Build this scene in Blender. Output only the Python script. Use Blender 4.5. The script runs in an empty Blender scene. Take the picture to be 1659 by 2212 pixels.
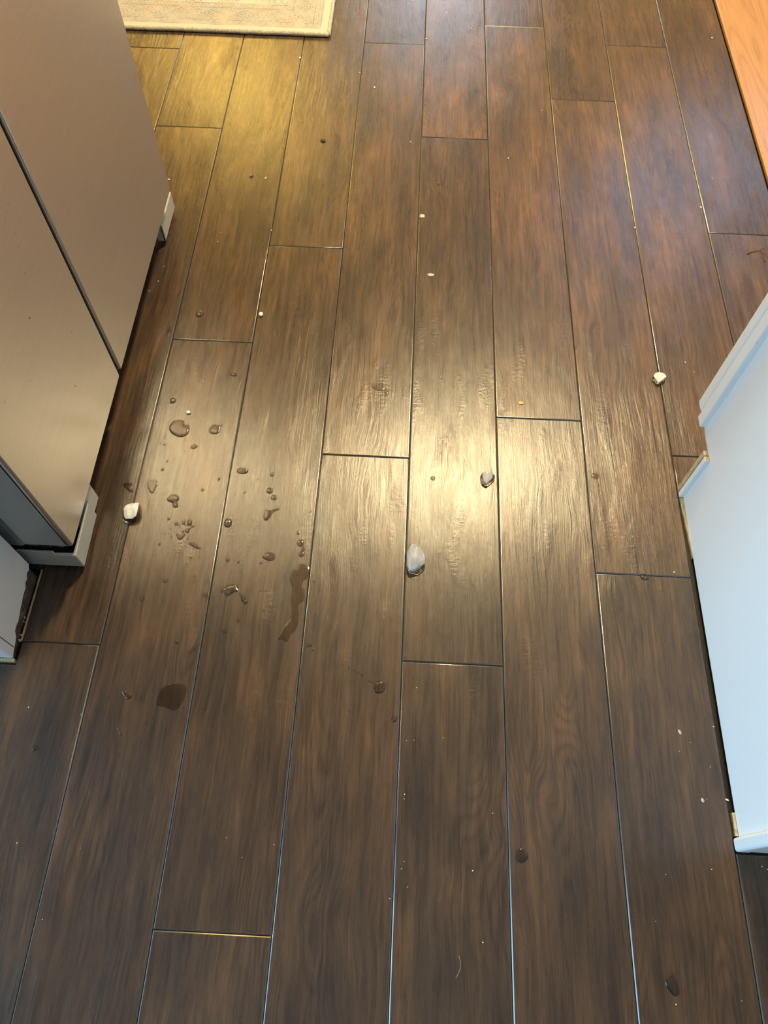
import bpy, bmesh, math, random
from mathutils import Vector, Matrix, noise
from mathutils.geometry import delaunay_2d_cdt

random.seed(7)
sc = bpy.context.scene
COL = sc.collection

# ------------------------------------------------------------------ camera
S = 0.768                                   # plank width 0.2 units -> 0.1536 m
F_PX, TILT, ROLL, YAW = 1611.2, 1.07643, 0.0225874, -0.0278432
CAM = Vector((-0.022694, 0.0, 1.10156))
_fw = Vector((math.sin(YAW) * math.cos(TILT), math.cos(YAW) * math.cos(TILT), -math.sin(TILT)))
_rt = Vector((math.cos(YAW), -math.sin(YAW), 0))
_up = _rt.cross(_fw)
RT = math.cos(ROLL) * _rt + math.sin(ROLL) * _up
UP = -math.sin(ROLL) * _rt + math.cos(ROLL) * _up
cd = bpy.data.cameras.new('camera')
cam = bpy.data.objects.new('camera', cd)
COL.objects.link(cam)
m = Matrix((RT, UP, -_fw)).transposed().to_4x4()
m.translation = CAM
cam.matrix_world = m
cd.sensor_fit = 'HORIZONTAL'
cd.sensor_width = 36.0
cd.lens = 36.0 * F_PX / 1659.0
cd.clip_start = 0.02
sc.camera = cam


def ray(u, v):
    return (u - 829.5) / F_PX * RT - (v - 1106) / F_PX * UP + _fw


def at(u, v, z=0.0):
    """the point at height z seen at pixel (u, v)"""
    d = ray(u, v)
    return CAM + d * ((z - CAM.z) / d.z)


# ------------------------------------------------------------------ light and exposure
sc.view_settings.view_transform = 'Standard'
sc.view_settings.look = 'None'
sc.view_settings.gamma = 1.0
sc.view_settings.use_curve_mapping = False
sc.view_settings.exposure = 0.0
try:
    sc.cycles.sample_clamp_indirect = 6.0
    sc.cycles.max_bounces = 10
    sc.cycles.use_denoising = True
except Exception:
    pass

world = bpy.data.worlds.new('daylight')
sc.world = world
world.use_nodes = True
bg = world.node_tree.nodes['Background']
bg.inputs[0].default_value = (0.45, 0.68, 1.0, 1)
bg.inputs[1].default_value = 1.6

CEIL = 2.44
X0, X1, Y0, Y1 = -2.2, 2.7, -3.0, 4.2        # room
YP, HIGH = 3.0, 3.4                          # beyond y = 3 the ceiling is higher
WARM = (1.0, 0.79, 0.43)


def area(name, loc, rot, sx, sy, power, color, shape='RECTANGLE'):
    l = bpy.data.lights.new(name, 'AREA')
    l.shape = shape
    l.size, l.size_y = sx, sy
    l.energy = power
    l.color = color
    o = bpy.data.objects.new(name, l)
    COL.objects.link(o)
    o.location = loc
    o.rotation_euler = rot
    return o


LAMP_POWER = 98.0
# daylight behind the panes of the big side window, the far glass door and the right window
area('daylight_side_window', (X0 - 0.06, -0.85, 1.1), (0, math.radians(-90), 0), 2.0, 2.1, 110, (0.37, 0.71, 1.0))
area('daylight_glass_door', (0.08, Y1 + 0.06, 0.72), (math.radians(-90), 0, 0), 0.70, 1.2, 13, (0.80, 0.88, 1.0))
area('daylight_high_window', (1.85, Y1 + 0.06, 2.35), (math.radians(-90), 0, 0), 1.2, 1.5, 70, (0.54, 0.68, 1.0))

# ------------------------------------------------------------------ material helpers


class NT:
    def __init__(self, name):
        self.m = bpy.data.materials.new(name)
        self.m.use_nodes = True
        self.t = self.m.node_tree
        self.t.nodes.clear()
        self.out = self.t.nodes.new('ShaderNodeOutputMaterial')

    def n(self, typ, ins=None, **props):
        nd = self.t.nodes.new('ShaderNode' + typ)
        for k, v in props.items():
            setattr(nd, k, v)
        for k, v in (ins or {}).items():
            self.set(nd.inputs[k], v)
        return nd

    def set(self, sock, v):
        if hasattr(v, 'bl_idname') and hasattr(v, 'outputs'):
            v = v.outputs[0]
        if hasattr(v, 'is_output'):
            self.t.links.new(v, sock)
        else:
            if isinstance(v, tuple) and len(v) == 3 and sock.type == 'RGBA':
                v = (*v, 1)
            sock.default_value = v

    def math(self, op, a, b=0.0, c=None, clamp=False):
        nd = self.n('Math', operation=op, use_clamp=clamp)
        self.set(nd.inputs[0], a)
        self.set(nd.inputs[1], b)
        if c is not None:
            self.set(nd.inputs[2], c)
        return nd

    def vec(self, x, y, z=0.0):
        nd = self.n('CombineXYZ')
        self.set(nd.inputs[0], x)
        self.set(nd.inputs[1], y)
        self.set(nd.inputs[2], z)
        return nd

    def noise(self, v, scale=1.0, detail=3.0, rough=0.5, dist=0.0):
        return self.n('TexNoise', {'Vector': v, 'Scale': scale, 'Detail': detail, 'Roughness': rough, 'Distortion': dist})

    def ramp(self, f, stops, interp='LINEAR'):
        nd = self.n('ValToRGB', {'Fac': f})
        cr = nd.color_ramp
        cr.interpolation = interp
        while len(cr.elements) < len(stops):
            cr.elements.new(0.5)
        for e, (p, c) in zip(cr.elements, stops):
            e.position = p
            e.color = (*c, 1) if len(c) == 3 else c
        return nd

    def mix(self, f, a, b, blend='MIX'):
        nd = self.n('Mix', data_type='RGBA', blend_type=blend)
        self.set(nd.inputs[0], f)
        self.set(nd.inputs[6], a)
        self.set(nd.inputs[7], b)
        return nd.outputs[2]

    def sep(self, v):
        return self.n('SeparateXYZ', {0: v}).outputs

    def bsdf(self, **kw):
        names = {'color': 'Base Color', 'rough': 'Roughness', 'metal': 'Metallic', 'ior': 'IOR', 'normal': 'Normal',
                 'trans': 'Transmission Weight', 'spec': 'Specular IOR Level', 'aniso': 'Anisotropic',
                 'emit': 'Emission Color', 'estr': 'Emission Strength', 'coat': 'Coat Weight', 'coatr': 'Coat Roughness',
                 'sss': 'Subsurface Weight', 'sheen': 'Sheen Weight', 'tangent': 'Tangent'}
        b = self.n('BsdfPrincipled')
        for k, v in kw.items():
            self.set(b.inputs[names[k]], v)
        return b

    def finish(self, sh):
        self.t.links.new(sh.outputs[0], self.out.inputs[0])
        return self.m


def plain(name, color, rough=0.5, var=0.06, scale=14.0, bump=0.0, bscale=60.0, **kw):
    t = NT(name)
    P = t.n('NewGeometry').outputs['Position']
    nz = t.noise(P, scale, 4)
    c2 = tuple(max(0, c * (1 - 2 * var)) for c in color)
    c3 = tuple(min(1, c * (1 + var)) for c in color)
    kw['color'] = t.ramp(nz, [(0.3, c2), (0.7, c3)])
    if bump:
        kw['normal'] = t.n('Bump', {'Strength': bump, 'Distance': 0.002, 'Height': t.noise(P, bscale, 4)})
    return t.finish(t.bsdf(rough=rough, **kw))


def mat_plank():
    t = NT('dark_wood_plank')
    P = t.n('NewGeometry').outputs['Position']
    x, y, z = t.sep(P)
    rnd = t.n('ObjectInfo').outputs['Random']
    xo = t.math('ADD', x, t.math('MULTIPLY', rnd, 37.0))
    yo = t.math('ADD', y, t.math('MULTIPLY', rnd, 91.0))

    def grain(v, fx, fy, detail, rough=0.6, zz=0.0):
        return t.noise(t.vec(t.math('MULTIPLY', v, fx), t.math('MULTIPLY', yo, fy), zz), 1.0, detail, rough)
    # low frequency bend of the grain, strong only round a few knots
    bend = grain(xo, 13.0, 4.0, 2)
    knot = t.ramp(grain(xo, 8.0, 3.0, 1, 0.5, 4.0), [(0.56, (0.25,) * 3), (0.70, (1.0,) * 3)])
    xw = t.math('ADD', xo, t.math('MULTIPLY', t.math('MULTIPLY', t.math('SUBTRACT', bend, 0.5), 0.075), knot))
    fine = grain(xw, 520.0, 14.0, 6, 0.68)
    streak = grain(xw, 120.0, 4.5, 6, 0.66)
    patch = grain(xw, 14.0, 3.2, 5, 0.62, 2.0)
    mott = grain(xo, 30.0, 11.0, 5, 0.62, 6.0)
    # cathedral rings: contour lines of a long noise field
    fld = grain(xw, 11.0, 1.7, 1.5, 0.5, 3.3)
    ring = t.math('SINE', t.math('MULTIPLY', fld, 230.0))
    ringm = t.ramp(grain(xo, 9.0, 3.5, 2, 0.5, 8.0), [(0.52, (0,) * 3), (0.60, (0.75,) * 3)])
    pm = t.math('MULTIPLY_ADD', patch, 0.72, t.math('MULTIPLY', mott, 0.28))
    base = t.ramp(pm, [(0.33, (0.034, 0.0245, 0.0195)), (0.45, (0.053, 0.0340, 0.0225)), (0.55, (0.074, 0.0455, 0.0270)), (0.68, (0.124, 0.0690, 0.0340))])
    c = t.mix(1.0, base, t.ramp(streak, [(0.32, (0.70, 0.69, 0.69)), (0.52, (1.0, 1.0, 1.0)), (0.70, (1.32, 1.28, 1.22))]), 'MULTIPLY')
    c = t.mix(1.0, c, t.ramp(fine, [(0.30, (0.62, 0.60, 0.58)), (0.48, (1, 1, 1)), (0.70, (1.34, 1.30, 1.25))]), 'MULTIPLY')
    rg = t.ramp(t.math('MULTIPLY_ADD', ring, 0.5, 0.5), [(0.0, (0.70, 0.70, 0.70)), (0.4, (1, 1, 1)), (1.0, (1.12, 1.10, 1.08))])
    c = t.mix(ringm, c, t.mix(1.0, c, rg, 'MULTIPLY'))
    tone = t.math('MULTIPLY_ADD', t.math('FRACT', t.math('MULTIPLY', rnd, 13.7)), 0.36, 0.84)
    c = t.mix(1.0, c, t.vec(tone, tone, tone), 'MULTIPLY')
    c = t.mix(1.0, c, t.n('ObjectInfo').outputs['Color'], 'MULTIPLY')
    # relief: worn long ridges, pores, cross marks
    ridge = grain(xw, 150.0, 4.0, 5, 0.62, 11.0)
    rm = t.ramp(grain(xo, 17.0, 4.5, 2, 0.5, 1.0), [(0.42, (0.05,) * 3), (0.62, (1.0,) * 3)])
    cross = grain(xo, 90.0, 170.0, 4, 0.6, 5.0)
    cm = t.ramp(grain(xo, 26.0, 7.0, 2, 0.5, 9.0), [(0.56, (0,) * 3), (0.66, (1.0,) * 3)])
    h = t.math('MULTIPLY', t.math('MULTIPLY', ridge, rm), 1.0)
    h = t.math('ADD', h, t.math('MULTIPLY', t.math('MULTIPLY', cross, cm), 0.55))
    h = t.math('ADD', h, t.math('MULTIPLY', fine, 0.30))
    h = t.math('ADD', h, t.math('MULTIPLY', mott, 0.5))
    bump = t.n('Bump', {'Strength': 0.70, 'Distance': 0.0011, 'Height': h})
    ro = t.math('MULTIPLY_ADD', streak, 0.15, 0.20)
    return t.finish(t.bsdf(color=c, rough=ro, normal=bump, spec=0.58))


def mat_steel():
    t = NT('brushed_stainless')
    P = t.n('NewGeometry').outputs['Position']
    x, y, z = t.sep(P)
    br = t.noise(t.vec(t.math('MULTIPLY', x, 300.0), t.math('MULTIPLY', y, 6.0), t.math('MULTIPLY', z, 1100.0)), 1.0, 3)
    lo = t.noise(P, 4.0, 2)
    wav = t.n('Bump', {'Strength': 0.14, 'Distance': 0.006, 'Height': lo})
    c = t.ramp(br, [(0.3, (0.80, 0.80, 0.80)), (0.7, (0.87, 0.87, 0.87))])
    return t.finish(t.bsdf(color=c, metal=1.0, rough=0.31, aniso=0.6, tangent=t.vec(0.0, 0.0, 1.0), normal=wav))


def mat_water():
    t = NT('water')
    thru = t.n('BsdfTransparent', {'Color': (0.80, 0.73, 0.645)})
    refr = t.n('BsdfRefraction', {'Color': (1, 1, 1), 'Roughness': 0.0, 'IOR': 1.333})
    gl = t.n('BsdfGlossy', {'Color': (1, 1, 1), 'Roughness': 0.09})
    m1 = t.n('MixShader', {0: 0.32})
    t.t.links.new(thru.outputs[0], m1.inputs[1])
    t.t.links.new(refr.outputs[0], m1.inputs[2])
    m2 = t.n('MixShader', {0: t.n('Fresnel', {'IOR': 1.46})})
    t.t.links.new(m1.outputs[0], m2.inputs[1])
    t.t.links.new(gl.outputs[0], m2.inputs[2])
    return t.finish(m2)


def mat_ice():
    t = NT('cloudy_ice')
    x, y, z = t.sep(t.n('TexCoord').outputs['Generated'])
    geo = t.n('NewGeometry')
    P = geo.outputs['Position']
    nz_ = t.sep(geo.outputs['Normal'])[2]
    nz = t.noise(P, 70.0, 2)
    up = t.ramp(t.math('ADD', nz_, t.math('MULTIPLY', t.math('SUBTRACT', nz, 0.5), 0.5)), [(0.30, (0.03,) * 3), (0.72, (1.0,) * 3)])
    hi = t.ramp(z, [(0.25, (0.05,) * 3), (0.70, (1.0,) * 3)])
    fac = t.math('MULTIPLY', t.math('MULTIPLY', up, hi), 0.93)
    cloud = t.ramp(t.noise(t.vec(t.math('MULTIPLY', t.sep(P)[0], 1.0), t.math('MULTIPLY', t.sep(P)[1], 0.4), 0.0), 130.0, 3), [(0.35, (0.58, 0.58, 0.585)), (0.62, (0.86, 0.86, 0.86))])
    cloud = t.mix(1.0, cloud, t.n('ObjectInfo').outputs['Color'], 'MULTIPLY')   # how cloudy this piece is
    white = t.bsdf(color=cloud, rough=0.14, ior=1.31, spec=0.6)
    clear = t.bsdf(color=(0.50, 0.45, 0.41), trans=1.0, ior=1.31, rough=0.03)  # brown-grey tint paints the refracted dark floor into the clear sides
    mx = t.n('MixShader')
    t.set(mx.inputs[0], fac)
    t.t.links.new(clear.outputs[0], mx.inputs[1])
    t.t.links.new(white.outputs[0], mx.inputs[2])
    return t.finish(mx)


def mat_white_paint(name, color, rough, scuff=40.0, lo=0.20):
    t = NT(name)
    P = t.n('NewGeometry').outputs['Position']
    sc_ = t.ramp(t.noise(P, scuff, 5, 0.6, 0.6), [(lo, tuple(c * 0.70 for c in color)), (lo + 0.06, color)])
    bump = t.n('Bump', {'Strength': 0.10, 'Distance': 0.001, 'Height': t.noise(P, 130.0, 3)})
    return t.finish(t.bsdf(color=sc_, rough=rough, normal=bump))


def mat_oak():
    t = NT('orange_oak')
    P = t.n('NewGeometry').outputs['Position']
    x, y, z = t.sep(P)
    rnd = t.n('ObjectInfo').outputs['Random']
    xo = t.math('ADD', x, t.math('MULTIPLY', rnd, 17.0))
    fld = t.noise(t.vec(t.math('MULTIPLY', xo, 9.0), t.math('MULTIPLY', y, 1.1)), 1.0, 2)
    ring = t.math('MULTIPLY_ADD', t.math('SINE', t.math('MULTIPLY', fld, 70.0)), 0.5, 0.5)
    fine = t.noise(t.vec(t.math('MULTIPLY', xo, 500.0), t.math('MULTIPLY', y, 9.0)), 1.0, 4)
    c = t.ramp(ring, [(0.0, (0.37, 0.190, 0.082)), (0.07, (0.42, 0.220, 0.098)), (1.0, (0.45, 0.240, 0.108))])
    c = t.mix(1.0, c, t.ramp(fine, [(0.33, (0.80, 0.76, 0.7)), (0.5, (1, 1, 1))]), 'MULTIPLY')
    return t.finish(t.bsdf(color=c, rough=0.28, spec=0.5,
                           normal=t.n('Bump', {'Strength': 0.12, 'Distance': 0.0006, 'Height': fine})))


def mat_raw_wood():
    t = NT('raw_pine')
    P = t.n('NewGeometry').outputs['Position']
    x, y, z = t.sep(P)
    n1 = t.noise(t.vec(t.math('MULTIPLY', x, 400.0), t.math('MULTIPLY', y, 60.0), t.math('MULTIPLY', z, 60.0)), 1.0, 4)
    return t.finish(t.bsdf(color=t.ramp(n1, [(0.3, (0.42, 0.29, 0.14)), (0.7, (0.70, 0.56, 0.33))]), rough=0.8))


def mat_torn():
    t = NT('torn_drywall_and_dirt')
    P = t.n('NewGeometry').outputs['Position']
    n1 = t.noise(P, 90.0, 6, 0.7)
    n2 = t.noise(P, 40.0, 3)
    c = t.ramp(n1, [(0.28, (0.012, 0.008, 0.005)), (0.48, (0.075, 0.045, 0.026)), (0.62, (0.12, 0.080, 0.050)), (0.72, (0.40, 0.36, 0.30))])
    c = t.mix(t.ramp(n2, [(0.60, (0,) * 3), (0.66, (1,) * 3)]), c, (0.16, 0.155, 0.15))
    return t.finish(t.bsdf(color=c, rough=0.9, normal=t.n('Bump', {'Strength': 0.8, 'Distance': 0.003, 'Height': n1})))


RUG_R, RUG_F = -0.2394, 1.9545               # right edge x, front edge y
RUG_W, RUG_D = 1.24, 1.85


def mat_rug():
    t = NT('faded_oriental_pile')
    P = t.n('NewGeometry').outputs['Position']
    x, y, z = t.sep(P)
    dx = t.math('SUBTRACT', RUG_R, x)
    dx = t.math('MINIMUM', dx, t.math('SUBTRACT', RUG_W, dx))
    dy = t.math('SUBTRACT', y, RUG_F)
    dy = t.math('MINIMUM', dy, t.math('SUBTRACT', RUG_D, dy))
    side = t.math('LESS_THAN', dx, dy)
    d = t.math('MINIMUM', dx, dy)
    s = t.math('ADD', t.math('MULTIPLY', y, side), t.math('MULTIPLY', x, t.math('SUBTRACT', 1.0, side)))

    def band(a, b):
        return t.math('MULTIPLY', t.math('GREATER_THAN', d, a), t.math('LESS_THAN', d, b))

    def tri(v, per):      # 0..1..0 triangle wave
        return t.math('ABSOLUTE', t.math('MULTIPLY_ADD', t.math('FRACT', t.math('DIVIDE', v, per)), 2.0, -1.0))

    def lines(v, k, w):
        return t.math('LESS_THAN', t.math('FRACT', t.math('MULTIPLY', v, k)), w)

    grit = t.noise(P, 620.0, 3, 0.7)
    wornn = t.noise(P, 26.0, 4, 0.6)
    worn = t.ramp(t.math('ADD', t.math('MULTIPLY', wornn, 0.55), t.math('MULTIPLY', grit, 0.45)), [(0.38, (0.12,) * 3), (0.55, (1,) * 3)])
    wob = t.math('MULTIPLY', t.math('SUBTRACT', t.noise(P, 60.0, 3), 0.5), 0.9)

    def orn(px, py, k, w, zz):     # mirrored ornament: contour lines of a noise field in folded coordinates
        f = t.noise(t.vec(px, py, zz), 1.0, 2, 0.5, 0.4)
        return lines(f, k, w)
    # main border: diamonds with mirrored leaf scrolls between them
    T = t.math('ABSOLUTE', t.math('DIVIDE', t.math('SUBTRACT', d, 0.078), 0.030))
    dia = t.math('ADD', t.math('ADD', tri(s, 0.085), T), t.math('MULTIPLY', wob, 0.25))
    inner = t.math('LESS_THAN', dia, 0.95)
    scroll = orn(t.math('MULTIPLY', tri(s, 0.085), 3.6), t.math('MULTIPLY', d, 85.0), 11.0, 0.40, 1.0)
    mb = t.math('MULTIPLY', band(0.051, 0.107), t.math('ADD', t.math('MULTIPLY', inner, lines(dia, 4.2, 0.5)), t.math('MULTIPLY', t.math('SUBTRACT', 1.0, inner), scroll)))
    # guards: small mirrored flowers
    gfl = orn(t.math('MULTIPLY', tri(s, 0.034), 2.2), t.math('MULTIPLY', d, 150.0), 8.0, 0.42, 4.0)
    gb = t.math('MULTIPLY', t.math('ADD', band(0.031, 0.049), band(0.109, 0.127)), gfl)
    rules = t.math('ADD', t.math('ADD', band(0.0285, 0.0305), band(0.049, 0.051)), t.math('ADD', band(0.107, 0.109), band(0.127, 0.129)))
    # field: folded sprays, palmettes and serrated leaves
    fld = t.math('MULTIPLY', t.math('GREATER_THAN', d, 0.129),
                 t.math('MULTIPLY', orn(t.math('MULTIPLY', tri(x, 0.26), 3.4), t.math('MULTIPLY', tri(y, 0.30), 4.0), 13.0, 0.36, 7.0),
                        t.math('GREATER_THAN', t.noise(t.vec(t.math('MULTIPLY', tri(x, 0.26), 2.6), t.math('MULTIPLY', tri(y, 0.30), 3.0), 9.0), 1.0, 2), 0.47)))
    pat = t.math('ADD', t.math('ADD', mb, gb), t.math('ADD', fld, rules), clamp=True)
    pat = t.math('MULTIPLY', pat, worn)
    hue = t.ramp(t.noise(P, 15.0, 3), [(0.40, (0.20, 0.195, 0.215)), (0.50, (0.235, 0.195, 0.195)), (0.60, (0.31, 0.185, 0.160))])
    inb = t.math('MULTIPLY', band(0.030, 0.128), 0.30)
    cream = t.mix(inb, (0.54, 0.52, 0.45), (0.37, 0.35, 0.31))
    c = t.mix(t.math('MULTIPLY', pat, 0.85), cream, hue)
    pile = t.noise(P, 900.0, 2)
    return t.finish(t.bsdf(color=c, rough=0.95, spec=0.1, normal=t.n('Bump', {'Strength': 0.5, 'Distance': 0.0015, 'Height': pile})))


def mat_emit(name, color, strength):
    t = NT(name)
    return t.finish(t.bsdf(color=color, rough=0.5, emit=color, estr=strength))


def mat_pane():
    t = NT('window_glass')
    tr = t.n('BsdfTransparent')
    gl = t.n('BsdfGlossy', {'Roughness': 0.02})
    fr = t.n('Fresnel', {'IOR': 1.5})
    mx = t.n('MixShader')
    t.t.links.new(fr.outputs[0], mx.inputs[0])
    t.t.links.new(tr.outputs[0], mx.inputs[1])
    t.t.links.new(gl.outputs[0], mx.inputs[2])
    return t.finish(mx)


M = {
    'plank': mat_plank(), 'steel': mat_steel(), 'water': mat_water(), 'ice': mat_ice(),
    'bevel': plain('glossy_painted_bevel', (0.042, 0.031, 0.022), 0.20, 0.15, 300.0, ior=2.1),
    'grout': plain('dark_joint_filler', (0.030, 0.023, 0.017), 0.35, 0.2, 200.0),
    'cab': mat_white_paint('white_cabinet_paint', (0.90, 0.905, 0.90), 0.38),
    'wallw': mat_white_paint('scuffed_white_wall_paint', (0.76, 0.77, 0.76), 0.6, 150.0, 0.29),
    'wall': plain('cream_wall_paint', (0.72, 0.66, 0.56), 0.8, 0.02),
    'ceil': plain('white_ceiling_paint', (0.80, 0.77, 0.72), 0.9, 0.02),
    'trim': plain('white_trim_paint', (0.80, 0.80, 0.78), 0.45, 0.02),
    'oak': mat_oak(), 'raw': mat_raw_wood(), 'torn': mat_torn(), 'rug': mat_rug(),
    'bind': plain('cream_rug_binding', (0.52, 0.49, 0.42), 0.95, 0.22, 340.0, 0.8, 420.0),
    'plastic': plain('grey_plastic', (0.42, 0.42, 0.40), 0.4, 0.03),
    'side': plain('painted_grey_door_side', (0.36, 0.39, 0.41), 0.34, 0.05),
    'black': plain('black_plastic', (0.006, 0.006, 0.007), 0.5, 0.02),
    'gasket': plain('dark_grey_gasket', (0.045, 0.05, 0.06), 0.6, 0.05),
    'tan': plain('dusty_tan_foam', (0.58, 0.46, 0.26), 0.85, 0.2, 160.0),
    'film': mat_pane(), 'pane': mat_pane(),
    'crumb': plain('white_crumb', (0.85, 0.80, 0.70), 0.8, 0.05),
    'seed': plain('pale_seed', (0.50, 0.47, 0.42), 0.6, 0.1, 900.0),
    'amber': plain('amber_flake', (0.75, 0.46, 0.13), 0.5, 0.1, 400.0),
    'dark': plain('dark_debris', (0.03, 0.018, 0.012), 0.7, 0.2, 400.0),
    'twig': plain('brown_twig', (0.16, 0.06, 0.02), 0.7, 0.2, 400.0),
    'hair': plain('pale_hair', (0.55, 0.42, 0.30), 0.4, 0.02),
    'counter': plain('grey_stone', (0.35, 0.34, 0.33), 0.3, 0.25, 60.0),
    'lampwhite': plain('white_lamp_trim', (0.85, 0.85, 0.84), 0.4, 0.01),
    'brass': plain('brass', (0.55, 0.38, 0.14), 0.3, 0.03, metal=1.0),
    'bulb': mat_emit('lit_warm_diffuser', (1.0, 0.80, 0.50), 6.0),
    'shade': mat_emit('lit_yellow_lampshade', (1.0, 0.66, 0.14), 26.0),
}

# ------------------------------------------------------------------ object helpers


def tag(o, label=None, cat=None, group=None, kind=None):
    if label:
        o['label'] = label
    if cat:
        o['category'] = cat
    if group:
        o['group'] = group
    if kind:
        o['kind'] = kind
    return o


def empty(name, loc=(0, 0, 0), rz=0.0):
    o = bpy.data.objects.new(name, None)
    o.empty_display_size = 0.05
    COL.objects.link(o)
    o.location = loc
    o.rotation_euler.z = rz
    return o


def link(name, me, mat, parent=None, smooth=False):
    if mat and not me.materials:
        me.materials.append(mat)
    if smooth:
        me.polygons.foreach_set('use_smooth', [True] * len(me.polygons))
    o = bpy.data.objects.new(name, me)
    COL.objects.link(o)
    if parent:
        o.parent = parent
        o.matrix_parent_inverse = Matrix.Translation(-parent.location) if parent.type != 'EMPTY' else Matrix()
    return o


def bm_obj(name, bm, mat, parent=None, smooth=False):
    me = bpy.data.meshes.new(name)
    bmesh.ops.recalc_face_normals(bm, faces=bm.faces)
    bm.to_mesh(me)
    bm.free()
    return link(name, me, mat, parent, smooth)


def add_box(bm, lo, hi, bev=0.0, seg=2):
    r = bmesh.ops.create_cube(bm, size=1.0)
    lo, hi = Vector(lo), Vector(hi)
    c, d = (lo + hi) / 2, hi - lo
    for v in r['verts']:
        v.co = Vector((v.co.x * d.x, v.co.y * d.y, v.co.z * d.z)) + c
    if bev > 0:
        es = list({e for v in r['verts'] for e in v.link_edges})
        bmesh.ops.bevel(bm, geom=es, offset=min(bev, min(d) * 0.45), segments=seg, affect='EDGES', profile=0.5)


def box(name, lo, hi, mat, parent=None, bev=0.0, seg=2):
    bm = bmesh.new()
    add_box(bm, lo, hi, bev, seg)
    return bm_obj(name, bm, mat, parent)


def prism(name, pts, a, b, axis, mat, parent=None, bev=0.0):
    """polygon pts extruded from a to b along axis ('x': pts are (y, z); 'z': pts are (x, y); 'y': pts are (x, z))"""
    bm = bmesh.new()

    def P(p, t):
        return {'x': (t, p[0], p[1]), 'y': (p[0], t, p[1]), 'z': (p[0], p[1], t)}[axis]
    va = [bm.verts.new(P(p, a)) for p in pts]
    vb = [bm.verts.new(P(p, b)) for p in pts]
    bm.faces.new(va)
    bm.faces.new(vb)
    n = len(pts)
    for i in range(n):
        bm.faces.new((va[i], va[(i + 1) % n], vb[(i + 1) % n], vb[i]))
    if bev:
        bmesh.ops.bevel(bm, geom=list(bm.edges), offset=bev, segments=2, affect='EDGES', profile=0.5)
    return bm_obj(name, bm, mat, parent)


def tube(name, pts, r, mat, parent=None, seg=8, taper=1.0):
    bm = bmesh.new()
    rings = []
    pts = [Vector(p) for p in pts]
    n = len(pts)
    for i, p in enumerate(pts):
        d = (pts[min(i + 1, n - 1)] - pts[max(i - 1, 0)]).normalized()
        a = d.cross(Vector((0, 0, 1)) if abs(d.z) < 0.9 else Vector((1, 0, 0))).normalized()
        b = d.cross(a)
        rr = r * (1 + (taper - 1) * i / max(1, n - 1))
        rings.append([bm.verts.new(p + rr * (math.cos(2 * math.pi * k / seg) * a + math.sin(2 * math.pi * k / seg) * b)) for k in range(seg)])
    for i in range(n - 1):
        for k in range(seg):
            bm.faces.new((rings[i][k], rings[i][(k + 1) % seg], rings[i + 1][(k + 1) % seg], rings[i + 1][k]))
    bm.faces.new(rings[0])
    bm.faces.new(rings[-1])
    return bm_obj(name, bm, mat, parent, True)


def lathe(name, prof, mat, parent=None, seg=32, loc=(0, 0, 0)):
    bm = bmesh.new()
    L = Vector(loc)
    rings = []
    for r, z in prof:
        rings.append([bm.verts.new(L + Vector((r * math.cos(2 * math.pi * k / seg), r * math.sin(2 * math.pi * k / seg), z))) for k in range(seg)])
    for i in range(len(prof) - 1):
        for k in range(seg):
            bm.faces.new((rings[i][k], rings[i][(k + 1) % seg], rings[i + 1][(k + 1) % seg], rings[i + 1][k]))
    bm.faces.new(rings[0])
    bm.faces.new(rings[-1])
    return bm_obj(name, bm, mat, parent, True)


# ------------------------------------------------------------------ the setting: floor with planks
floor = box('floor', (X0 - 0.14, Y0 - 0.14, -0.09), (X1 + 0.14, Y1 + 0.14, -0.0080), M['grout'])
tag(floor, 'dark wood-look plank floor wet with meltwater', kind='structure')

PW, PL, GAP = 0.1536, 1.2396, 0.0006


def plank_mesh(poly):
    """one plank (a right-angled outline), its edges rolled over into the joint"""
    bm = bmesh.new()
    prof = [(0.0, -0.0085), (0.0, -0.0016)]
    R = 0.0011                       # radius of the rolled edge above a flat bevel
    prof += [(0.00012, -0.00110), (0.00140, -0.00018)]
    for k in range(1, 5):
        a = math.radians(33 * (1 - k / 4))
        prof.append((0.00140 + R * (math.sin(math.radians(33)) - math.sin(a)), -R * (1 - math.cos(a))))
    n = len(poly)
    loops = []
    for off, z in prof:
        off += GAP / 2
        lp = []
        for i in range(n):
            p, a, b = Vector(poly[i]), Vector(poly[i - 1]), Vector(poly[(i + 1) % n])
            d0, d1 = (p - a).normalized(), (b - p).normalized()
            q = p + off * (Vector((-d0.y, d0.x)) + Vector((-d1.y, d1.x)))
            lp.append(bm.verts.new((q.x, q.y, z)))
        loops.append(lp)
    for i in range(len(loops) - 1):
        for k in range(n):
            f = bm.faces.new((loops[i][k], loops[i][(k + 1) % n], loops[i + 1][(k + 1) % n], loops[i + 1][k]))
            f.material_index = 1 if i > 0 else 0
            f.smooth = i > 2
    bm.faces.new(loops[-1])
    me = bpy.data.meshes.new('plank')
    bm.to_mesh(me)
    bm.free()
    me.materials.append(M['plank'])
    me.materials.append(M['bevel'])
    return me


_pm = {}


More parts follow.
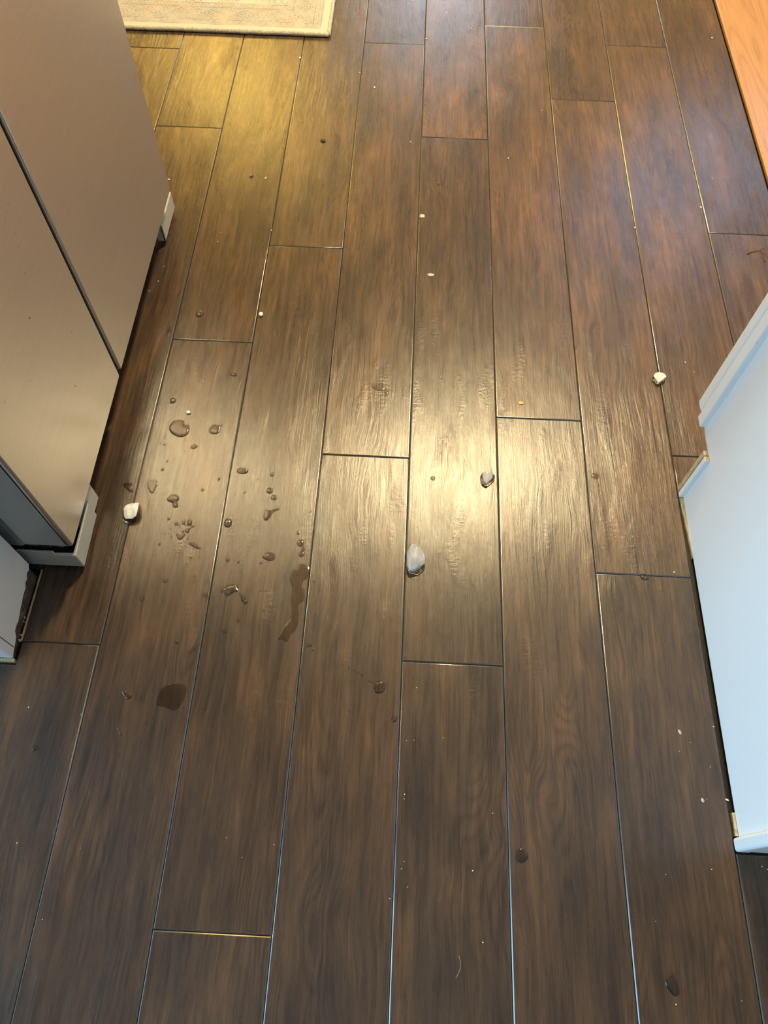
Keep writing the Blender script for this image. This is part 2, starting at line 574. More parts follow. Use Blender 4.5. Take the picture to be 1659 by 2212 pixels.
def put_plank(xa, xb, ya, yb, notch=None):
    if yb - ya < 0.02 or xb - xa < 0.01:
        return
    w, l = round((xb - xa) / 2, 4), round((yb - ya) / 2, 4)
    key = (w, l, notch)
    if key not in _pm:
        poly = [(-w, -l), (w, -l), (w, l), (-w, l)]
        if notch:                     # (x, lower end or upper end, y): corner cut away on the left
            nx, ny = notch[0] - (xa + xb) / 2, notch[2] - (ya + yb) / 2
            if notch[1] == 'low':
                poly = [(nx, -l), (w, -l), (w, l), (-w, l), (-w, ny), (nx, ny)]
            else:
                poly = [(-w, -l), (w, -l), (w, l), (nx, l), (nx, ny), (-w, ny)]
        _pm[key] = plank_mesh(poly)
    o = bpy.data.objects.new('plank', _pm[key])
    COL.objects.link(o)
    o.parent = floor
    o.location = ((xa + xb) / 2, (ya + yb) / 2, 0)
    warm = 0.5 * (math.sin(xa * 71.0 + ya * 37.0) * 0.5 + 0.5) + (0.5 if (xa > -0.02 and ya > 0.45) else 0.0)   # tint varies per board, and boards towards the far right are warmer
    o.color = (0.88 + 0.42 * warm, 0.90 + 0.30 * warm, 0.95 + 0.14 * warm, 1)


# one measured end joint for each column of planks
ANCH = {-7: 0.2, -6: 0.6, -5: 0.6454, -4: 0.3406, -3: 0.9466, -2: 1.2081, -1: 0.7027, 0: 0.3387, 1: 0.7987, 2: 0.5004, 3: 0.7327, 4: 1.3002, 5: 0.20, 6: 0.9, 7: 0.45, 8: 1.1}
STUB_X, STUB_Y0, STUB_Y1 = -0.588, 0.3125, 0.4515
for c in range(-7, 9):
    xa, xb = c * PW, (c + 1) * PW
    k0 = -2
    while ANCH[c] + (k0 + 1) * PL < -1.3:
        k0 += 1
    for k in range(k0, 8):
        ya, yb = ANCH[c] + k * PL, ANCH[c] + (k + 1) * PL
        ya, yb = max(ya, -1.3), min(yb, Y1 - 0.01)
        if yb <= ya:
            continue
        rects = [(xa, xb, ya, yb)]

        def cut(rects, cx0, cx1, cy0, cy1):
            out = []
            for a, b, p, q in rects:
                if b <= cx0 or a >= cx1 or q <= cy0 or p >= cy1:
                    out.append((a, b, p, q))
                    continue
                if p < cy0:
                    out.append((a, b, p, cy0))
                if q > cy1:
                    out.append((a, b, cy1, q))
                if a < cx0:
                    out.append((a, cx0, max(p, cy0), min(q, cy1)))
                if b > cx1:
                    out.append((cx1, b, max(p, cy0), min(q, cy1)))
            return out
        if c == -4 and ya < 0.33 < 0.3406 <= yb + 0.001:               # cut round the wall end
            put_plank(xa, xb, ya, yb, (-0.5806, 'high', 0.3040))
            continue
        if c == -4 and yb > 0.5 and ya < 0.35:
            put_plank(xa, xb, ya, yb, (-0.5806, 'low', 0.4600))
            continue
        rects = cut(rects, -9, -0.5806, 0.304, 0.4600)
        rects = cut(rects, 3 * PW + 0.0004, 9, 0.0955, 0.6490)         # the end of the base cabinet
        rects = cut(rects, 5 * PW, 9, 0.5, 9)                          # the oak boards
        for rc in rects:
            put_plank(*rc)

# pale raw edge of the planks along the wall end
prism('plank_edge', [(-0.5835, 0.342), (-0.5806, 0.342), (-0.5806, 0.4600), (-0.5830, 0.4600)], -0.0085, -0.0006, 'z', M['raw'], floor)

# oak boards on the right: a wide one along the joint, more beyond
OX = 5 * PW + 0.0045
oakf = empty('trim_1')
tag(oakf, 'orange oak floor boards meeting the dark planks at the right', kind='structure')
xs = [OX, OX + 0.25, OX + 0.34, OX + 0.43, OX + 0.52, OX + 0.61, OX + 0.70, OX + 0.79, OX + 0.88, OX + 0.97, OX + 1.06, OX + 1.15, OX + 1.24, OX + 1.33, OX + 1.42, OX + 1.51, OX + 1.60, OX + 1.69, OX + 1.78, OX + 1.87, OX + 1.96]
for i in range(len(xs) - 1):
    a, b = xs[i], min(xs[i + 1] - 0.0008, X1 - 0.005)
    if i == 0:
        box('oak_board', (a, 0.62, -0.006), (b, Y1 - 0.01, 0.006), M['oak'], oakf, 0.0035, 3)
    else:
        yj = 0.9 + 0.37 * ((i * 3) % 5)
        box('oak_board', (a, 0.62, -0.006), (b, yj, 0.005), M['oak'], oakf, 0.001, 1)
        box('oak_board', (a, yj + 0.0008, -0.006), (b, Y1 - 0.01, 0.005), M['oak'], oakf, 0.001, 1)

# ceiling and walls of the kitchen
tag(box('ceiling', (X0 - 0.14, Y0 - 0.14, CEIL), (X1 + 0.14, YP, CEIL + 0.1), M['ceil']), 'white painted ceiling', kind='structure')
tag(box('ceiling_high', (X0 - 0.14, YP - 0.1, HIGH), (X1 + 0.14, Y1 + 0.14, HIGH + 0.1), M['ceil']), 'higher white ceiling beyond the kitchen', kind='structure')
tag(box('wall_header', (X0 - 0.14, YP - 0.1, CEIL + 0.1), (X1 + 0.14, YP, HIGH), M['wall']), kind='structure')
tag(box('wall_upper_left', (X0 - 0.14, YP, CEIL), (X0, Y1, HIGH), M['wall']), kind='structure')
tag(box('wall_upper_right', (X1, YP, CEIL), (X1 + 0.14, Y1, HIGH), M['wall']), kind='structure')


def wall_with_hole(name, axis, pos, thick, a0, a1, holes, mat, top=None):
    """wall in the plane axis=pos, from a0 to a1 along the other axis, with rectangular openings (lo, hi, z0, z1)"""
    top = top or CEIL
    bm = bmesh.new()
    cuts = sorted({a0, a1, *[h[0] for h in holes], *[h[1] for h in holes]})
    for i in range(len(cuts) - 1):
        p, q = cuts[i], cuts[i + 1]
        zs = [(0.0, top)]
        for h in holes:
            if h[0] <= p and q <= h[1]:
                zs = [(0.0, h[2]), (h[3], top)]
        for z0, z1 in zs:
            if z1 - z0 < 1e-4:
                continue
            lo, hi = ((pos, p, z0), (pos + thick, q, z1)) if axis == 'x' else ((p, pos, z0), (q, pos + thick, z1))
            lo, hi = [min(s, t) for s, t in zip(lo, hi)], [max(s, t) for s, t in zip(lo, hi)]
            add_box(bm, lo, hi)
    o = bm_obj(name, bm, mat)
    tag(o, kind='structure')
    return o


W1 = (-1.90, 0.20, 0.08, 2.10)      # sliding door on the left, behind the photographer
W2 = (-0.27, 0.43, 0.06, 1.34)      # glass door at the far end
W3 = (1.25, 2.45, 1.62, 3.10)       # high window in the far wall, to the right
wall_with_hole('wall_left', 'x', X0, -0.14, Y0, Y1, [W1], M['wall'])
wall_with_hole('wall_right', 'x', X1, 0.14, Y0, Y1, [], M['wall'])
wall_with_hole('wall_far', 'y', Y1, 0.14, X0 - 0.14, X1 + 0.14, [W2, W3], M['wall'], HIGH)
wall_with_hole('wall_back', 'y', Y0, -0.14, X0 - 0.14, X1 + 0.14, [], M['wall'])


def window(name, label, axis, pos, h, bars):
    a0, a1, z0, z1 = h
    root = empty(name, (pos, (a0 + a1) / 2, z0) if axis == 'x' else ((a0 + a1) / 2, pos, z0))
    tag(root, label, kind='structure')
    L = root.location

    def B(nm, p, q, zz0, zz1, t, mat):
        if axis == 'x':
            lo, hi = (pos - t, p, zz0), (pos + t, q, zz1)
        else:
            lo, hi = (p, pos - t, zz0), (q, pos + t, zz1)
        box(nm, Vector(lo) - L, Vector(hi) - L, mat, root, 0.002 if t > 0.01 else 0)
    w = 0.05
    B('window_frame', a0, a0 + w, z0, z1, 0.03, M['trim'])
    B('window_frame', a1 - w, a1, z0, z1, 0.03, M['trim'])
    B('window_frame', a0 + w, a1 - w, z0, z0 + w, 0.03, M['trim'])
    B('window_frame', a0 + w, a1 - w, z1 - w, z1, 0.03, M['trim'])
    n = bars
    st = (a1 - a0 - 2 * w) / n
    for i in range(n):
        p = a0 + w + i * st
        B('pane', p + 0.001, p + st - 0.001, z0 + w, z1 - w, 0.003, M['pane'])
        if i:
            B('mullion', p - 0.025, p + 0.025, z0 + w, z1 - w, 0.02, M['trim'])


window('window_1', 'white framed sliding glass door letting blue daylight in', 'x', X0, W1, 2)
window('window_2', 'white framed glass panel at the far end of the room', 'y', Y1, W2, 1)
window('window_3', 'high white framed window in the right part of the far wall', 'y', Y1, W3, 1)
for nm, lo, hi in (('baseboard_far', (X0 + 0.002, Y1 - 0.014, 0.0005), (W2[0] - 0.01, Y1 - 0.001, 0.09)),
                   ('baseboard_left', (X0 + 0.001, 0.5, 0.0005), (X0 + 0.014, Y1 - 0.02, 0.09))):
    tag(box(nm, lo, hi, M['trim'], None, 0.003), 'white baseboard', kind='structure')

# ------------------------------------------------------------------ end of the partition wall beside the refrigerator
stub = box('wall_partition', (X0 + 0.002, STUB_Y0 + 0.004, -0.0078), (STUB_X, STUB_Y1 - 0.003, CEIL), M['torn'])
tag(stub, 'white partition wall end with its baseboard torn off', kind='structure')
# paint skin with a ragged lower edge
prof = []
edge = [(0.3125, 0.0035), (0.318, 0.006), (0.327, 0.0095), (0.333, 0.0085), (0.340, 0.013), (0.343, 0.0125), (0.349, 0.0215), (0.357, 0.022), (0.366, 0.0195),
        (0.374, 0.0225), (0.385, 0.0235), (0.392, 0.026), (0.401, 0.0265), (0.409, 0.0285), (0.415, 0.0268), (0.423, 0.0325), (0.430, 0.0315), (0.437, 0.0355), (0.444, 0.0345), (0.4515, 0.0375)]
pts = [(y, z + 0.0012 * math.sin(i * 2.7)) for i, (y, z) in enumerate(edge)] + [(0.4515, CEIL), (0.3125, CEIL)]
prism('paint_layer', pts, STUB_X, STUB_X + 0.0035, 'x', M['wallw'], stub)
prism('paint_layer', [(X0 + 0.003, 0.004), (-0.62, 0.006), (STUB_X - 0.0002, 0.003), (STUB_X - 0.0002, CEIL), (X0 + 0.003, CEIL)], STUB_Y0, STUB_Y0 + 0.004, 'y', M['cab'], stub)
prism('groove_strip', [(0.3265, 0.0105), (0.3275, 0.0105), (0.3275, CEIL), (0.3265, CEIL)], STUB_X + 0.003, STUB_X + 0.0040, 'x', M['gasket'], stub)  # thin dark strip added to draw the groove beside the wall corner
box('base_strip', (-0.70, 0.3075, -0.0078), (-0.5835, 0.3122, 0.0022), M['raw'], stub)

# ------------------------------------------------------------------ refrigerator
FX = -0.4992
fr = empty('refrigerator', (-0.85, 0.86, 0))
tag(fr, 'stainless steel side-by-side refrigerator standing at the left', 'refrigerator')
FL = fr.location


def rel(p):
    return Vector(p) - FL


def rbox(nm, lo, hi, mat, bev=0.0, parent=None, seg=2):
    return box(nm, rel(lo), rel(hi), mat, parent or fr, bev, seg)


rbox('cabinet_body', (-1.22, 0.470, 0.06), (-0.585, 1.250, 1.74), M['side'], 0.006)
rbox('gasket', (-0.5845, 0.472, 0.10), (-0.574, 0.782, 1.735), M['gasket'], 0.002)
rbox('gasket', (-0.5845, 0.800, 0.10), (-0.574, 1.250, 1.735), M['gasket'], 0.002)


def door(y0, y1, z0, z1, corner):
    """door with a steel skin that rolls round the front edges"""
    bm = bmesh.new()
    add_box(bm, rel((-0.574, y0, z0)), rel((FX - 0.004, y1, z1)), 0.003, 2)
    d = bm_obj('door', bm, M['side'], fr)
    n = 6
    pts = []
    for cy, cz, a0, r in ((y1, z0, -90, corner), (y1, z1, 0, 0.004), (y0, z1, 90, 0.004), (y0, z0, 180, 0.005)):
        sy, sz = (1 if cy == y1 else -1), (1 if cz == z1 else -1)
        for k in range(n + 1):
            a = math.radians(a0 + 90 * k / n)
            pts.append((cy - sy * r + r * math.cos(a) - FL.y, cz - sz * r + r * math.sin(a)))
    bm = bmesh.new()
    prof = [(-0.009, 0.0), (-0.0035, 0.0), (-0.0012, 0.0008), (0.0, 0.0030)]
    loops = []
    cyy, czz = (y0 + y1) / 2 - FL.y, (z0 + z1) / 2
    for dx, ins in prof:
        lp = []
        for (py, pz) in pts:
            qy = py + (-ins if py > cyy else ins)
            qz = pz + (-ins if pz > czz else ins)
            lp.append(bm.verts.new((FX + dx - FL.x, qy, qz)))
        loops.append(lp)
    N = len(pts)
    for i in range(len(loops) - 1):
        for k in range(N):
            f = bm.faces.new((loops[i][k], loops[i][(k + 1) % N], loops[i + 1][(k + 1) % N], loops[i + 1][k]))
            f.smooth = True
    bm.faces.new(loops[-1])
    bm.faces.new(loops[0])
    bmesh.ops.recalc_face_normals(bm, faces=bm.faces)
    me = bpy.data.meshes.new('steel_skin')
    bm.to_mesh(me)
    bm.free()
    sk = link('steel_skin', me, M['steel'], d)
    return d


d1 = door(0.4610, 0.7855, 0.0890, 1.735, 0.004)
d2 = door(0.7965, 1.2580, 0.0890, 1.735, 0.016)
for d, y in ((d1, 0.752), (d2, 0.832)):
    bm = bmesh.new()
    add_box(bm, rel((FX + 0.035, y - 0.014, 0.76)), rel((FX + 0.055, y + 0.014, 1.60)), 0.008, 3)
    add_box(bm, rel((FX - 0.001, y - 0.010, 0.80)), rel((FX + 0.037, y + 0.010, 0.83)), 0.003, 2)
    add_box(bm, rel((FX - 0.001, y - 0.010, 1.53)), rel((FX + 0.037, y + 0.010, 1.56)), 0.003, 2)
    bm_obj('handle', bm, M['steel'], d)

# dark floor grille set back under the doors
rbox('base_grille', (-0.62, 0.50, 0.012), (-0.600, 1.22, 0.085), M['black'], 0.003)
# near foot cover: an L shaped grey shell, open on top round the hinge
cov = empty('foot_cover')
cov.parent = fr
zc0, zc1 = 0.0095, 0.0500


def cbox(nm, lo, hi, mat, bev=0.0025):
    return box(nm, rel(lo), rel(hi), mat, cov, bev)


foot = [(-0.600, 0.4640), (-0.5105, 0.4640), (-0.5105, 0.5560), (-0.5138, 0.5560), (-0.5138, 0.4675), (-0.600, 0.4675)]
bm = bmesh.new()
va = [bm.verts.new(rel((x, y, zc0 + (0.004 if y > 0.5 else 0)))) for x, y in foot]
vb = [bm.verts.new(rel((x, y, zc1 + (0.0045 if y > 0.5 else 0)))) for x, y in foot]
bm.faces.new(va)
bm.faces.new(vb)
for i in range(6):
    bm.faces.new((va[i], va[(i + 1) % 6], vb[(i + 1) % 6], vb[i]))
bmesh.ops.bevel(bm, geom=list(bm.edges), offset=0.0013, segments=3, affect='EDGES', profile=0.5)
add_box(bm, rel((-0.600, 0.4640, 0.0490)), rel((-0.5430, 0.4675, 0.0590)), 0.0013, 3)
bm_obj('shell', bm, M['plastic'], cov)
cbox('cavity_shade', (-0.598, 0.4677, 0.0105), (-0.5140, 0.525, 0.026), M['black'], 0)  # solid black block stands in for the shade inside the hollow
bm = bmesh.new()
ramp = [(0.5252, 0.012), (0.556, 0.012), (0.556, 0.060), (0.5252, 0.030)]
va = [bm.verts.new(rel((-0.5140, y, z))) for y, z in ramp]
vb = [bm.verts.new(rel((-0.575, y, z))) for y, z in ramp]
bm.faces.new(va)
bm.faces.new(vb)
for i in range(4):
    bm.faces.new((va[i], va[(i + 1) % 4], vb[(i + 1) % 4], vb[i]))
bm_obj('hinge_ramp', bm, M['plastic'], cov)
cbox('mount', (-0.517, 0.556, 0.020), (-0.512, 0.585, 0.082), M['plastic'], 0.0015)

# far foot cover: hollow box with a dusty channel in its top
cov2 = empty('foot_cover')
cov2.parent = fr
bm = bmesh.new()
y0, y1, xa, xb = 1.1960, 1.3000, -0.5420, -0.5170
for lo, hi in (((xb - 0.0042, y0, 0.0095), (xb, y1, 0.0478)), ((xa, y0, 0.0095), (xa + 0.010, y1, 0.0478)),
               ((xa, y0, 0.0095), (xb, y0 + 0.004, 0.0478)), ((xa, y1 - 0.003, 0.0095), (xb, y1, 0.0478)),
               ((xa, y0, 0.0095), (xb, y1, 0.0125))):
    add_box(bm, rel(lo), rel(hi), 0.0012, 2)
bm_obj('shell', bm, M['plastic'], cov2)
box('channel_dust', rel((xa + 0.0101, y0 + 0.0042, 0.030)), rel((xb - 0.0043, y1 - 0.016, 0.0462)), M['tan'], cov2, 0.001)
box('cavity_shade', rel((xa + 0.0101, y1 - 0.0158, 0.0130)), rel((xb - 0.0043, y1 - 0.0032, 0.034)), M['black'], cov2)  # black block again in place of the shade in the hole
box('mount', rel((-0.60, 1.2, 0.03)), rel((xa - 0.0002, 1.25, 0.075)), M['plastic'], cov2, 0.002)
# levelling feet that carry the body
for x, y in ((-0.66, 0.55), (-0.66, 1.17), (-1.15, 0.55), (-1.15, 1.17)):
    lathe('levelling_foot', [(0.022, 0.0), (0.022, 0.01), (0.008, 0.014), (0.008, 0.062)], M['black'], fr, 16, rel((x, y, 0.0002)))
# crumpled clear film under the near door corner
bm = bmesh.new()
g = []
for i in range(9):
    row = []
    for j in range(5):
        x = -0.574 + 0.058 * i / 8
        z = 0.0885 - 0.016 * j / 4
        y = 0.4625 + 0.0028 * noise.noise(Vector((i * 0.9, j * 1.1, 2.0))) + 0.004 * (j / 4)
        row.append(bm.verts.new(rel((x, y, z))))
    g.append(row)
for i in range(8):
    for j in range(4):
        bm.faces.new((g[i][j], g[i + 1][j], g[i + 1][j + 1], g[i][j + 1]))
bm_obj('protective_film', bm, M['film'], fr, True)

# ------------------------------------------------------------------ base cabinet on the right
CX = 0.4685
bc = empty('base_cabinet', (0.78, 0.43, 0))
tag(bc, 'white painted base cabinet end with toe kick, standing at the right', 'cabinet')
BL = bc.location


def crel(p):
    return Vector(p) - BL


def kbox(nm, lo, hi, mat, bev=0.0, seg=2):
    return box(nm, crel(lo), crel(hi), mat, bc, bev, seg)


YB, YF = 0.1135, 0.7120
prism('side_panel', [(YB - BL.y, 0.0004), (0.6560 - BL.y, 0.0004), (0.6560 - BL.y, 0.1145), (YF - BL.y, 0.1175), (YF - BL.y, 0.865), (YB - BL.y, 0.865)],
      CX - BL.x, CX + 0.016 - BL.x, 'x', M['cab'], bc)
kbox('stile', (0.4590, 0.7085, 0.1215), (0.4810, 0.7290, 0.865), M['cab'], 0.0018, 3)
kbox('door', (0.4590, 0.7300, 0.1320), (0.98, 0.7520, 0.860), M['cab'], 0.004, 3)
kbox('corner_post', (0.4588, 0.0965, 0.0008), (0.4800, 0.1145, 0.865), M['cab'], 0.0042, 4)
kbox('back_panel', (0.4760, 0.0975, 0.0008), (1.10, 0.1090, 0.865), M['cab'], 0.001)
kbox('toe_kick', (0.4612, 0.6600, 0.0006), (1.06, 0.6690, 0.1150), M['raw'], 0.0006)
kbox('toe_block', (0.4612, 0.6485, 0.0010), (0.4684, 0.6575, 0.1155), M['cab'], 0.0008)
prism('block_end', [(0.4616 - BL.x, 0.6488 - BL.y), (0.4684 - BL.x, 0.6488 - BL.y), (0.4684 - BL.x, 0.6572 - BL.y), (0.4616 - BL.x, 0.6572 - BL.y)], 0.1155, 0.1160, 'z', M['raw'], bc)
prism('shim', [(0.4619 - BL.x, 0.6480 - BL.y), (0.4684 - BL.x, 0.6480 - BL.y), (0.4684 - BL.x, 0.535 - BL.y), (0.4665 - BL.x, 0.575 - BL.y)], -0.0078, 0.0012, 'z', M['raw'], bc)
prism('shim', [(0.4645 - BL.x, 0.117 - BL.y), (0.4684 - BL.x, 0.117 - BL.y), (0.4684 - BL.x, 0.147 - BL.y), (0.4650 - BL.x, 0.147 - BL.y)], -0.0078, -0.0004, 'z', M['tan'], bc)
kbox('bottom_shelf', (CX + 0.0165, 0.115, 0.117), (1.06, 0.707, 0.133), M['raw'])
kbox('end_panel', (1.06, 0.115, 0.0008), (1.076, 0.707, 0.865), M['cab'])
ct = box('countertop', (0.43, 0.06, 0.8655), (1.11, 0.78, 0.895), M['counter'], None, 0.004, 3)
tag(ct, 'grey stone countertop lying on the white base cabinet', 'countertop')

# ------------------------------------------------------------------ rug
rug = empty('rug', (RUG_R - RUG_W / 2, RUG_F + RUG_D / 2, 0))
tag(rug, 'cream oriental rug with a faded pattern at the far left', 'rug')
RL = rug.location
bm = bmesh.new()
nx, ny = 90, 40
g = []
for j in range(ny + 1):
    row = []
    for i in range(nx + 1):
        x = RUG_R - RUG_W + 0.010 + (RUG_W - 0.020) * i / nx
        y = RUG_F + 0.010 + (RUG_D - 0.020) * j / ny
        row.append(bm.verts.new((x - RL.x, y - RL.y, 0.0075 + 0.0006 * noise.noise(Vector((x * 12, y * 12, 0))))))
    g.append(row)
for j in range(ny):
    for i in range(nx):
        bm.faces.new((g[j][i], g[j][i + 1], g[j + 1][i + 1], g[j + 1][i]))
ext = bmesh.ops.extrude_face_region(bm, geom=list(bm.faces))
for v in [e for e in ext['geom'] if isinstance(e, bmesh.types.BMVert)]:
    v.co.z = 0.0008
bm_obj('pile', bm, M['rug'], rug)


def binding(a, b):
    a, b = Vector(a), Vector(b)
    n = int((b - a).length / 0.012)
    d = (b - a).normalized()
    s = Vector((-d.y, d.x, 0))
    pts = []
    for i in range(n + 1):
        p = a + (b - a) * i / n
        w = 0.0016 * noise.noise(Vector((p.x * 55, p.y * 55, 3))) + 0.0014 * noise.noise(Vector((p.x * 14, p.y * 14, 7)))
        pts.append(p + s * w - RL + Vector((0, 0, 0.0056)))
    o = tube('binding', pts, 0.0052, M['bind'], rug, 8)
    return o


binding((RUG_R - RUG_W + 0.006, RUG_F + 0.006, 0), (RUG_R - 0.006, RUG_F + 0.006, 0))
binding((RUG_R - 0.006, RUG_F + 0.006, 0), (RUG_R - 0.006, RUG_F + RUG_D - 0.006, 0))
binding((RUG_R - 0.006, RUG_F + RUG_D - 0.006, 0), (RUG_R - RUG_W + 0.006, RUG_F + RUG_D - 0.006, 0))
binding((RUG_R - RUG_W + 0.006, RUG_F + RUG_D - 0.006, 0), (RUG_R - RUG_W + 0.006, RUG_F + 0.006, 0))

# ------------------------------------------------------------------ lamps (outside the picture, seen mirrored in the floor)


def downlight(x, y, power, label):
    t = empty('ceiling_light', (x, y, CEIL))
    tag(t, label, 'light', 'ceiling lights')
    lathe('rim', [(0.150, -0.0005), (0.190, -0.0005), (0.186, -0.030), (0.176, -0.030)], M['lampwhite'], t)
    lathe('diffuser', [(0.001, -0.003), (0.148, -0.003), (0.174, -0.020), (0.174, -0.034), (0.130, -0.052), (0.070, -0.062), (0.001, -0.065)], M['bulb'], t)
    l = bpy.data.lights.new('ceiling_bulb', 'AREA')
    l.shape = 'DISK'
    l.size = 0.24
    l.energy = power
    l.color = WARM
    o = bpy.data.objects.new('ceiling_bulb', l)
    COL.objects.link(o)
    o.location = (x, y, CEIL - 0.075)
    return t


downlight(0.31, 2.09, LAMP_POWER, 'round ceiling light over the middle of the floor')

fl = empty('floor_lamp', (-1.02, 4.0 - 0.02, 0))
tag(fl, 'brass floor lamp with a lit yellow shade near the far wall', 'lamp')
lathe('base', [(0.002, 0.0005), (0.13, 0.0005), (0.13, 0.015), (0.02, 0.03), (0.002, 0.03)], M['brass'], fl)
tube('pole', [(0, 0, 0.028), (0, 0, 1.30)], 0.011, M['brass'], fl, 12)
lathe('shade', [(0.165, 1.27), (0.17, 1.27), (0.135, 1.68), (0.13, 1.68)], M['shade'], fl)

# ------------------------------------------------------------------ ice


def hull(name, base, top, h, mat, label, extra=(), wob=0.0, bev=0.0016, tilt=None):
    """ice lump: outline on the floor and outline at height h, both read off the picture"""
    pb = [at(u, v, 0.0006) for u, v in base]
    pt = []
    for i, p in enumerate(top):
        hh = p[2] if len(p) > 2 else h
        pt.append(at(p[0], p[1], hh))
    allp = pb + pt
    c = Vector((sum(p.x for p in pb) / len(pb), sum(p.y for p in pb) / len(pb), 0.0006))
    bm = bmesh.new()
    for p in allp:
        bm.verts.new(p - c)
    r = bmesh.ops.convex_hull(bm, input=list(bm.verts))
    junk = [g for g in r['geom_interior'] if isinstance(g, bmesh.types.BMVert)]
    junk += [v for v in bm.verts if not v.link_faces and v not in junk]
    if junk:
        bmesh.ops.delete(bm, geom=list(set(junk)), context='VERTS')
    bmesh.ops.dissolve_limit(bm, angle_limit=math.radians(9), verts=list(bm.verts), edges=list(bm.edges))
    sharp = [e for e in bm.edges if len(e.link_faces) == 2 and e.calc_face_angle(0) > 0.25]
    bmesh.ops.bevel(bm, geom=sharp, offset=bev, segments=3, affect='EDGES', profile=0.5, clamp_overlap=True)
    for v in bm.verts:
        if v.co.z < 0:
            v.co.z = 0
    for f in bm.faces:
        f.smooth = True
    o = bm_obj(name, bm, mat)
    o.location = c
    tag(o, label, 'ice')
    return o


def zpts(pts, ox, oy, s):
    return [(ox + p[0] / s, oy + p[1] / s, *p[2:]) for p in pts]


IL = 'pieces of ice on the floor'
I1 = hull('ice_cube', zpts([(315, 1345), (440, 1400), (500, 1490), (497, 1590), (405, 1678), (290, 1650), (243, 1570), (235, 1440)], 840, 980, 6.381),
          zpts([(310, 1232, .015), (372, 1238, .0165), (470, 1330, .015), (508, 1440, .0145), (500, 1512, .0135), (440, 1545, .015), (285, 1622, .012), (245, 1540, .011), (248, 1350, .012), (385, 1330, .0178), (430, 1500, .0172)], 840, 980, 6.381),
          0.015, M['ice'], 'largest ice cube, cloudy with a ridge on top, near the middle of the floor')
I2 = hull('ice_cube', zpts([(1252, 330), (1275, 285), (1420, 265), (1466, 300), (1458, 375), (1360, 455), (1330, 452), (1275, 445)], 840, 980, 6.381),
          zpts([(1300, 248, .012), (1340, 240, .0135), (1400, 243, .0135), (1436, 275, .011), (1425, 340, .011), (1350, 402, .010), (1318, 375, .010), (1292, 325, .010)], 840, 980, 6.381),
          0.012, M['ice'], 'dark-rimmed ice cube by a plank joint in the brightest glare')
I3 = hull('ice_cube', zpts([(238, 800), (262, 1065), (370, 1155), (620, 1135), (770, 990), (830, 700), (860, 500), (600, 520), (320, 620)], 250, 1060, 16.59),
          zpts([(275, 640), (370, 510), (520, 455), (740, 432), (845, 425, .0125), (790, 540), (772, 760), (740, 900, .0125), (580, 1010, .012), (345, 1005, .011), (292, 880, .0125)], 250, 1060, 16.59),
          0.0145, M['ice'], 'white ice cube straddling a plank joint beside the refrigerator')
I4 = hull('ice_cube', zpts([(650, 530), (700, 450), (800, 420), (1000, 430), (1085, 510), (1040, 580), (850, 680), (790, 690)], 1360, 780, 13.825),
          zpts([(712, 440), (762, 350), (860, 325), (1000, 340), (1080, 400), (1112, 460), (890, 645, .0095), (835, 630, .0095)], 1360, 780, 13.825),
          0.0115, M['ice'], 'cream white ice cube straddling a plank joint near the white cabinet')
I1.color, I2.color = (0.56, 0.57, 0.59, 1), (0.66, 0.65, 0.64, 1)
for o in (I1, I2, I3, I4):
    o['group'] = IL

# ------------------------------------------------------------------ water


def dist_seg(p, a, b):
    ab = b - a
    t = max(0.0, min(1.0, (p - a).dot(ab) / max(ab.length_squared, 1e-12)))
    return (p - (a + ab * t)).length


def smooth_closed(pts, k=4):
    out = []
    n = len(pts)
    for i in range(n):
        p0, p1, p2, p3 = pts[i - 1], pts[i], pts[(i + 1) % n], pts[(i + 2) % n]
        for j in range(k):
            t = j / k
            out.append(0.5 * ((2 * p1) + (p2 - p0) * t + (2 * p0 - 5 * p1 + 4 * p2 - p3) * t * t + (3 * p1 - p0 - 3 * p2 + p3) * t ** 3))
    return out


WATER_Z = 0.00025


